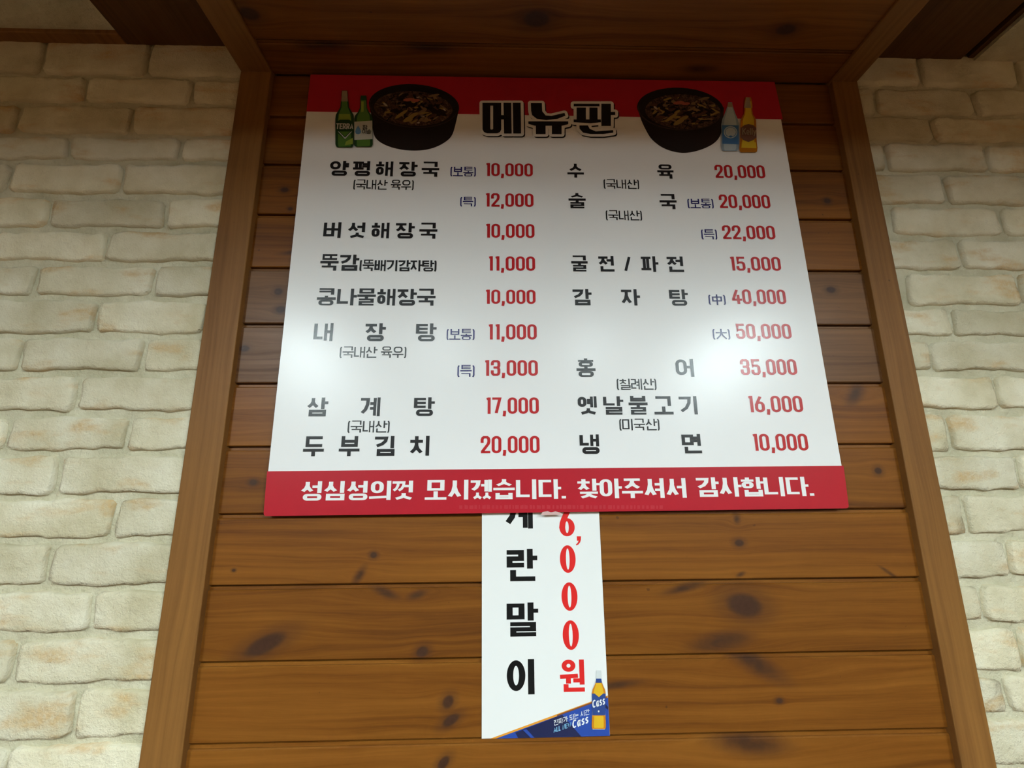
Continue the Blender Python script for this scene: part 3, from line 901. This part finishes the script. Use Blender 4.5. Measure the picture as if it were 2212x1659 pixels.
# printed pictures: pots of stew and bottles
def zmap(ox, oy, s): return lambda x, y: (ox + x * s, oy + y * s)
Z1, Z2 = zmap(640, 140, .27125), zmap(1140, 140, .27125)
I_POT = ink('pot_black_print', (0.016, 0.012, 0.011))
I_POT2 = ink('pot_brown_print', (0.040, 0.026, 0.022))
I_BROTH = None
def broth_mat():
    n = N('stew_print')
    o = n.obj()
    a = n.noise(o, 130.0, 5.0, 0.65, 1.2)
    col = n.ramp(a, [(0.30, (0.012, 0.007, 0.006)), (0.45, (0.040, 0.022, 0.017)), (0.56, (0.085, 0.048, 0.034)), (0.66, (0.16, 0.10, 0.062)), (0.78, (0.30, 0.21, 0.15))])
    return n.done(col, GL)
I_BROTH = broth_mat()
BITS = [ink('stew_bit_dark', (0.016, 0.009, 0.008)), ink('stew_bit_ochre', (0.27, 0.175, 0.055)), ink('stew_bit_tan', (0.20, 0.125, 0.065)), ink('stew_bit_pink', (0.36, 0.10, 0.07)), ink('stew_bit_pale', (0.42, 0.34, 0.25)), ink('stew_bit_brown', (0.085, 0.042, 0.028))]
def polys_to(mats_polys, name, parent, y, dy=0.00012):
    """coloured flat shapes, later ones a hair nearer to the room"""
    mats, V, Fc, mi = [], [], [], []
    for i, (mt, poly) in enumerate(mats_polys):
        if mt not in mats: mats.append(mt)
        b0 = len(V)
        V += [(*SP(*q), y - dy * min(i, 8) - 0.000004 * i) for q in poly]
        Fc.append(tuple(range(b0, b0 + len(poly))))
        mi.append(mats.index(mt))
    off = board.location if parent is board else parent.location + board.location
    me_v = [(x - off.x, yy - off.y, z - off.z) for x, z, yy in V]
    o = mesh_obj(name, me_v, Fc, mats, parent)
    for p, q in zip(o.data.polygons, mi): p.material_index = q
    return o
def pot(Z, rim, soup, body, seed, name, label):
    r = random.Random(seed)
    sh = [(I_POT, [Z(*p) for p in body]), (I_POT, [Z(*p) for p in ellipse(*rim)]), (I_POT2, [Z(*p) for p in ellipse(rim[0] - 4, rim[1] + 10, rim[2] * .975, rim[3] * .965, rim[4])]),
          (I_POT, [Z(*p) for p in ellipse(rim[0], rim[1] + 3, rim[2] * .965, rim[3] * .955, rim[4])]), (I_BROTH, [Z(*p) for p in ellipse(*soup)])]
    for q in range(14):
        a, d = r.uniform(0, 6.28), math.sqrt(r.random()) * .75
        x, y = soup[0] + soup[2] * d * math.cos(a), soup[1] + soup[3] * d * math.sin(a)
        sh.append((BITS[0], [Z(*p) for p in ellipse(x, y, r.uniform(30, 75), r.uniform(12, 26), r.uniform(-.5, .5), 12)]))
    for q in range(110):
        a, d = r.uniform(0, 6.28), math.sqrt(r.random()) * .86
        x, y = soup[0] + soup[2] * d * math.cos(a), soup[1] + soup[3] * d * math.sin(a)
        L, W, an = r.uniform(12, 44), r.uniform(4, 13), r.uniform(-.9, .9)
        mt = r.choice([BITS[0]] * 6 + [BITS[5]] * 5 + [BITS[2]] * 3 + [BITS[1]] * 3 + [BITS[4]])
        if mt is BITS[4]: L, W = L * .5, W * .5
        pts = [(x + (L * math.cos(t) * (1 + r.uniform(-.25, .25))) * math.cos(an) - W * math.sin(t) * math.sin(an),
                y + (L * math.cos(t)) * math.sin(an) + W * math.sin(t) * (1 + r.uniform(-.3, .3)) * math.cos(an)) for t in [k_ * math.pi / 4 for k_ in range(8)]]
        sh.append((mt, [Z(*p) for p in pts]))
    ox, oy = soup[0] - 935, soup[1] - 345
    for (x, y, a_, b_, an, mt) in ((900, 278, 45, 13, -.1, 3), (955, 285, 35, 12, -.1, 3), (840, 395, 60, 13, -.6, 1), (900, 430, 50, 18, -.5, 1), (940, 400, 40, 15, -.4, 1), (1100, 245, 45, 10, -.2, 2), (715, 318, 20, 8, .7, 4)):
        sh.append((BITS[mt], [Z(*p) for p in ellipse(x + ox, y + oy, a_, b_, an, 14)]))
    hl = body[-1]
    o = polys_to(sh, name, board, Y0 - 0.0004)
    tag(o, label)
body1 = [(582, 330), (604, 430), (612, 545), (640, 600), (720, 648), (830, 677), (930, 686), (1030, 680), (1120, 655), (1205, 606), (1245, 560), (1268, 480), (1296, 350)]
body2 = [(872, 330), (900, 440), (960, 560), (1000, 610), (1080, 668), (1190, 702), (1290, 702), (1400, 672), (1490, 625), (1540, 560), (1556, 440), (1562, 340)]
def chaikin(p, n=3):
    for _ in range(n):
        q = [p[0]]
        for a, b in zip(p, p[1:]):
            q += [lerp(a, b, .25), lerp(a, b, .75)]
        p = q + [p[-1]]
    return p
body1, body2 = chaikin(body1), chaikin(body2)
pot(Z1, (938, 328, 360, 172, .06), (932, 350, 312, 138, .05), body1, 3, 'stew_pot_picture', 'printed picture of a black pot of stew, left of the headline')
pot(Z2, (1216, 352, 346, 168, .06), (1236, 375, 302, 138, .05), body2, 9, 'stew_pot_picture', 'printed picture of a black pot of stew, right of the headline')

I_GRN, I_GRN2, I_GRN3 = ink('bottle_green_print', (0.085, 0.20, 0.035)), ink('bottle_lime_print', (0.26, 0.36, 0.05)), ink('bottle_dark_green_print', (0.018, 0.060, 0.018))
I_LAB, I_BLU, I_BLU2, I_YEL, I_AMB, I_BRN, I_SIL, I_ICE = (ink('pale_label_print', (0.50, 0.54, 0.50)), ink('label_blue_print', (0.055, 0.17, 0.40)), ink('drop_blue_print', (0.12, 0.30, 0.58)),
    ink('bottle_yellow_print', (0.66, 0.46, 0.03)), ink('bottle_amber_print', (0.45, 0.16, 0.01)), ink('label_brown_print', (0.17, 0.085, 0.06)), ink('foil_print', (0.32, 0.25, 0.17)), ink('bottle_ice_print', (0.42, 0.52, 0.58)))
def bottle_pic(Z, prof, xc, extra, base, side, name, label, writing=()):
    left = [(xc - hw, y) for y, hw in prof]
    right = [(xc + hw, y) for y, hw in reversed(prof)]
    sh = [(side, [Z(*p) for p in left + right])]
    inner = [(xc - hw * .72, y + 2) for y, hw in prof[1:-1]] + [(xc + hw * .72, y - 2) for y, hw in reversed(prof[1:-1])]
    sh.append((base, [Z(*p) for p in inner]))
    sh += [(mt, [Z(*p) for p in poly]) for mt, poly in extra]
    o = polys_to(sh, name, board, Y0 - 0.0024)
    tag(o, label)
    return o
def pic_text(s, Z, x0, x1, y0, y1, mat, tv, th, **kw):
    a, b = Z(x0, y0), Z(x1, y1)
    line(s, a[0], b[0], a[1], b[1], mat, tv, th, name='bottle_lettering', y=Y0 - 0.0040, gap=.05, **kw)
bottle_pic(Z1, [(212, 22), (250, 26), (270, 24), (300, 30), (345, 34), (375, 52), (405, 70), (440, 74), (640, 73), (658, 66), (664, 55)], 388,
    [(I_SIL, [(368, 215), (408, 215), (414, 300), (362, 300)]), (I_GRN2, [(345, 400), (430, 400), (440, 450), (340, 450)]), (I_GRN3, [(318, 470), (350, 445), (425, 445), (460, 470), (458, 535), (390, 600), (320, 540)]),
     (I_LAB, [(336, 540), (344, 540), (392, 588), (440, 540), (448, 540), (392, 600)]), (I_GRN, [(350, 540), (434, 540), (392, 580)]), (I_GRN2, [(400, 620), (455, 590), (455, 640), (390, 650)])],
    I_GRN, I_GRN3, 'bottle_picture', 'printed picture of a green beer bottle, dark shield label')
pic_text('TERRA', Z1, 322, 460, 478, 524, I_LAB, .2, .17)
bottle_pic(Z1, [(252, 22), (285, 26), (300, 24), (350, 28), (385, 45), (410, 66), (440, 73), (640, 74), (655, 68), (660, 55)], 538,
    [(I_GRN3, [(516, 255), (560, 255), (562, 290), (514, 290)]), (I_GRN2, [(520, 300), (540, 300), (540, 380), (520, 385)]), (I_LAB, [(465, 462), (608, 452), (610, 600), (466, 606)]),
     (I_BLU2, [(496, 492), (512, 518), (520, 540), (515, 555), (496, 562), (478, 556), (472, 540), (480, 518)])],
    I_GRN, I_GRN3, 'bottle_picture', 'printed picture of a green soju bottle, white label with blue drop')
pic_text('참', Z1, 530, 570, 490, 525, INK_BLACK, .12, .11)
pic_text('이슬', Z1, 530, 600, 526, 560, INK_BLACK, .12, .11)
bottle_pic(Z2, [(305, 16), (330, 20), (350, 26), (400, 44), (440, 62), (480, 70), (600, 70), (670, 68), (688, 60), (692, 50)], 1607,
    [(I_SIL, [(1590, 310), (1622, 310), (1628, 345), (1584, 345)]), (I_BLU, [(1543, 488), (1674, 490), (1676, 640), (1545, 636)]), (I_ICE, ellipse(1610, 545, 54, 48)), (I_BLU, ellipse(1610, 545, 46, 40)), (I_ICE, ellipse(1610, 545, 42, 36)), (I_BLU, ellipse(1610, 580, 14, 8))],
    I_ICE, ink('bottle_ice_edge_print', (0.25, 0.34, 0.42)), 'bottle_picture', 'printed picture of a pale blue bottle with round label')
bottle_pic(Z2, [(266, 22), (300, 30), (345, 34), (360, 30), (400, 36), (425, 52), (450, 62), (600, 66), (670, 72), (690, 70), (703, 60)], 1752,
    [(I_SIL, [(1734, 268), (1762, 268), (1772, 350), (1718, 350)]), (I_AMB, [(1690, 660), (1824, 660), (1820, 700), (1694, 698)]), (I_YEL, [(1700, 620), (1812, 625), (1816, 672), (1696, 668)]),
     (I_BRN, [(1690, 510), (1720, 488), (1752, 480), (1790, 488), (1814, 512), (1816, 585), (1790, 608), (1752, 622), (1712, 608), (1690, 585)])],
    I_YEL, I_AMB, 'bottle_picture', 'printed picture of a yellow beer bottle, brown label')
pic_text('Kelly', Z2, 1698, 1808, 515, 568, I_SIL, .14, .13, shear=.12)

# faint worn print and a scuffed edge on the footer band
I_GHOST = ink('faded_red_print', (0.45, 0.030, 0.043))
gr = random.Random(5)
gp = []
x = 992.0
while x < 1425:
    wv = gr.uniform(3, 9)
    gp.append((I_GHOST, [(x, 1099), (x + wv, 1098.9), (x + wv, 1091 + gr.uniform(-1, 1)), (x, 1091 + gr.uniform(-1, 1))]))
    x += wv + gr.uniform(1.5, 5)
tag(polys_to(gp, 'faded_print', board, Y0 - 0.0004, 0), 'faint faded fine print on the red footer')
tape = plain('clear_tape', (0.62, 0.42, 0.40), 0.15)
tp = [(1168, 1112.5), (1172, 1106), (1183, 1104), (1190, 1107), (1200, 1104.5), (1212, 1108), (1216, 1111.2), (1190, 1112.5)]
tag(polys_to([(tape, tp)], 'tape_scrap', board, Y0 - 0.0006, 0), 'scrap of clear tape on the lower edge')

# ------------------------------------------------------------------ the paper price strip behind the board
PY, POFF = -0.0022, 0.0026
banner = empty('price_strip', (-0.053, -0.001, 1.184))
tag(banner, 'narrow white paper price strip hanging below the menu board', 'price strip')
PAPER = plain('white_paper', (0.80, 0.81, 0.80), 0.38)
B_RED = plain('bright_red_print', (0.66, 0.022, 0.020), 0.4, 0.2)
B_BLACK = plain('poster_black_print', (0.008, 0.008, 0.008), 0.4, 0.15)
def BP(px, py): return P(px, py, POFF)
b0_, b1_, b2_, b3_ = BP(1040.5, 1596), BP(1317.5, 1589), BP(1294, 1108), BP(1040.5, 1112)
topz = 1.60
tl, tr = (b3_[0], topz), (b2_[0], topz)
pv, pf = [], []
for q, (yy) in enumerate((PY, PY + 0.0006)):
    for (x, z) in (b0_, b1_, tr, tl):
        pv.append((x - banner.location.x, yy - banner.location.y, z - banner.location.z))
pf = [(0, 1, 2, 3), (7, 6, 5, 4), (0, 4, 5, 1), (1, 5, 6, 2), (2, 6, 7, 3), (3, 7, 4, 0)]
tag(mesh_obj('paper', pv, pf, PAPER, banner), 'white paper sheet')
def bl(s, x0, x1, y0, y1, mat, tv, th, name, label=None, y=PY - 0.0002, **kw):
    return line(s, x0, x1, y0, y1, mat, tv, th, name=name, label=label, parent=banner, y=y, off=POFF, **kw)
OVAL[0] = True
bl('계', 1091, 1151, 1069, 1142, B_BLACK, .19, .16, 'dish_lettering', 'black syllable half hidden by the board')
bl('란', 1094.5, 1157, 1186, 1255.5, B_BLACK, .20, .165, 'dish_lettering', 'black syllable "란"')
bl('말', 1094.5, 1159, 1301.6, 1375, B_BLACK, .20, .15, 'dish_lettering', 'black syllable "말"')
bl('이', 1095, 1157, 1424, 1500.5, B_BLACK, .215, .16, 'dish_lettering', 'black syllable "이"')
def bd(s, x0, x1, y0, y1, label):
    bl(s, x0, x1, y0, y1, B_RED, .20, .115, 'price_lettering', label)
bd('6', 1207.5, 1241.5, 1098, 1158.5, 'red digit 6')
bd('0', 1209, 1244, 1178, 1237.5, 'first red zero')
bd('0', 1212.5, 1248, 1258, 1319.5, 'second red zero')
bd('0', 1215, 1251, 1340, 1404, 'third red zero')
bl('원', 1210, 1262, 1425, 1494.5, B_RED, .19, .13, 'price_lettering', 'red syllable "원"')
OVAL[0] = False
def bpoly(polys, name, y, label=None):
    mats, V, Fc, mi = [], [], [], []
    for i, (mt, poly) in enumerate(polys):
        if mt not in mats: mats.append(mt)
        c0 = len(V)
        V += [(*BP(*q), y - 0.00008 * min(i, 8)) for q in poly]
        Fc.append(tuple(range(c0, c0 + len(poly))))
        mi.append(mats.index(mt))
    L = banner.location
    o = mesh_obj(name, [(x - L.x, yy - L.y, z - L.z) for x, z, yy in V], Fc, mats, banner)
    for p, q in zip(o.data.polygons, mi): p.material_index = q
    if label: o['label'] = label
    return o
ZB = zmap(980, 1080, .34904)
bpoly([(B_RED, [ZB(*p) for p in ((762, 225), (788, 225), (788, 245), (783, 262), (772, 276), (758, 282), (757, 275), (768, 265), (773, 252), (763, 252))])], 'price_comma', PY - 0.0002, 'red comma')
p_blue, p_navy, p_or, p_or2 = plain('poster_blue', (0.020, 0.065, 0.34), 0.35), plain('poster_navy', (0.012, 0.018, 0.07), 0.35), plain('poster_orange', (0.72, 0.30, 0.03), 0.35), plain('poster_brown', (0.22, 0.07, 0.02), 0.35)
def zl(*pts): return [ZB(*p) for p in pts]
bpoly([(p_or, zl((228, 1477), (948, 1212), (954, 1210), (955, 1232), (300, 1477))), (p_or2, zl((640, 1330), (950, 1216), (951, 1226), (640, 1340))),
       (p_blue, zl((262, 1477), (955, 1224), (966, 1460))), (p_navy, zl((380, 1440), (640, 1340), (700, 1465), (400, 1474))),
       (p_navy, zl((640, 1340), (672, 1330), (790, 1464), (700, 1465))), (p_blue, zl((430, 1425), (450, 1418), (500, 1471), (478, 1472))),
       (p_navy, zl((938, 1262), (956, 1280), (957, 1300), (938, 1285)))],
      'beer_advert', PY - 0.0002, 'blue triangular beer advertisement with orange edge')
W_INK, SKY = plain('poster_white_print', (0.78, 0.80, 0.82), 0.35), plain('poster_sky_print', (0.22, 0.50, 0.72), 0.35)
def slanted(s, x0, y0, x1, y1, h, mat, tv, th, name):
    """text whose baseline climbs from (x0, y0) to (x1, y1)"""
    a, b = BP(*ZB(x0, y0)), BP(*ZB(x1, y1))
    hh = (BP(*ZB(x0, y0 - h))[1] - a[1])
    V, Fc = text_mesh(s, 0, b[0] - a[0], 0, hh, tv, th, gap=.06)
    sl = (b[1] - a[1]) / (b[0] - a[0])
    V = [(a[0] + x, a[1] + z + x * sl, d) for x, z, d in V]
    return flat(name, V, Fc, mat, banner, PY - 0.0010)
slanted('진짜가 되는 시간', 620, 1397, 840, 1325, 34, W_INK, .12, .11, 'advert_lettering')
slanted('ALL NEW', 618, 1440, 728, 1402, 30, SKY, .17, .15, 'advert_lettering')
slanted('Cass', 735, 1415, 835, 1378, 52, W_INK, .19, .16, 'advert_lettering')
pb = [(1052, 13), (1075, 15), (1100, 15), (1130, 20), (1150, 28), (1175, 40), (1200, 43), (1320, 40), (1370, 43), (1400, 44), (1418, 38)]
xc = 897
clear, gold, amber = plain('bottle_clear_print', (0.62, 0.66, 0.66), 0.35), plain('bottle_gold_print', (0.70, 0.42, 0.02), 0.35), plain('bottle_deep_amber_print', (0.55, 0.20, 0.01), 0.35)
deep = plain('bottle_label_print', (0.025, 0.06, 0.23), 0.35)
def hw(y):
    for (a, b), (c, d) in zip(pb, pb[1:]):
        if a <= y <= c: return b + (d - b) * (y - a) / (c - a)
    return 38
def slab(y0, y1, sc=1.0):
    ys = [y0 + (y1 - y0) * k_ / 6 for k_ in range(7)]
    return zl(*([(xc - hw(y) * sc, y) for y in ys] + [(xc + hw(y) * sc, y) for y in reversed(ys)]))
bpoly([(clear, slab(1053, 1418)), (deep, slab(1104, 1130)), (amber, slab(1130, 1212)), (gold, slab(1132, 1210, .72)), (deep, slab(1196, 1330)),
       (gold, zl((870, 1195), (925, 1195), (898, 1218))), (amber, slab(1330, 1414)), (gold, slab(1334, 1408, .70)), (clear, zl((893, 1298), (902, 1302), (898, 1312), (891, 1308)))],
      'beer_bottle_picture', PY - 0.0014, 'printed picture of an amber beer bottle with blue label')
o = slanted('Cass', 858, 1285, 936, 1260, 48, W_INK, .19, .16, 'advert_lettering')
o.location.y -= 0.0016

# ------------------------------------------------------------------ lamps on the main ceiling behind the camera
em = bpy.data.materials.new('lamp_tube_glow')
em.use_nodes = True
bs = em.node_tree.nodes['Principled BSDF']
bs.inputs['Base Color'].default_value = (0.9, 0.9, 0.9, 1)
bs.inputs['Emission Color'].default_value = (*LAMP_TINT, 1)
bs.inputs['Emission Strength'].default_value = LAMP_POWER
M_HOUSE = plain('white_lamp_housing', (0.75, 0.75, 0.74), 0.4)
def lamp(x, y0, y1, label):
    root = empty('ceiling_lamp', (x, (y0 + y1) / 2, H_MAIN))
    tag(root, label, 'lamp', 'linear lamps on the main ceiling')
    hl = (y1 - y0) / 2
    v, f = bevel_box(-0.05, 0.05, -hl, hl, -0.035, 0.0, 0.006)
    mesh_obj('housing', v, f, M_HOUSE, root)
    n_, r = 12, 0.028
    v = [(r * math.cos(2 * math.pi * i / n_), yy, -0.062 + r * math.sin(2 * math.pi * i / n_)) for yy in (-hl + .02, hl - .02) for i in range(n_)]
    f = [(i, (i + 1) % n_, n_ + (i + 1) % n_, n_ + i) for i in range(n_)] + [tuple(range(n_ - 1, -1, -1)), tuple(range(n_, 2 * n_))]
    mesh_obj('tube', v, f, em, root, smooth=True)
for x, y0, nm in ((-1.85, -3.5, 'far left'), (-0.62, -2.85, 'inner left'), (0.62, -2.85, 'inner right'), (1.95, -3.7, 'far right')):
    lamp(x, y0, -2.15, 'white linear ceiling lamp, %s of the row beyond the soffit' % nm)
for x, nm in ((-2.3, 'left'), (2.4, 'right')):
    lamp(x, -4.75, -4.15, 'short white linear ceiling lamp, %s of the row farther back' % nm)
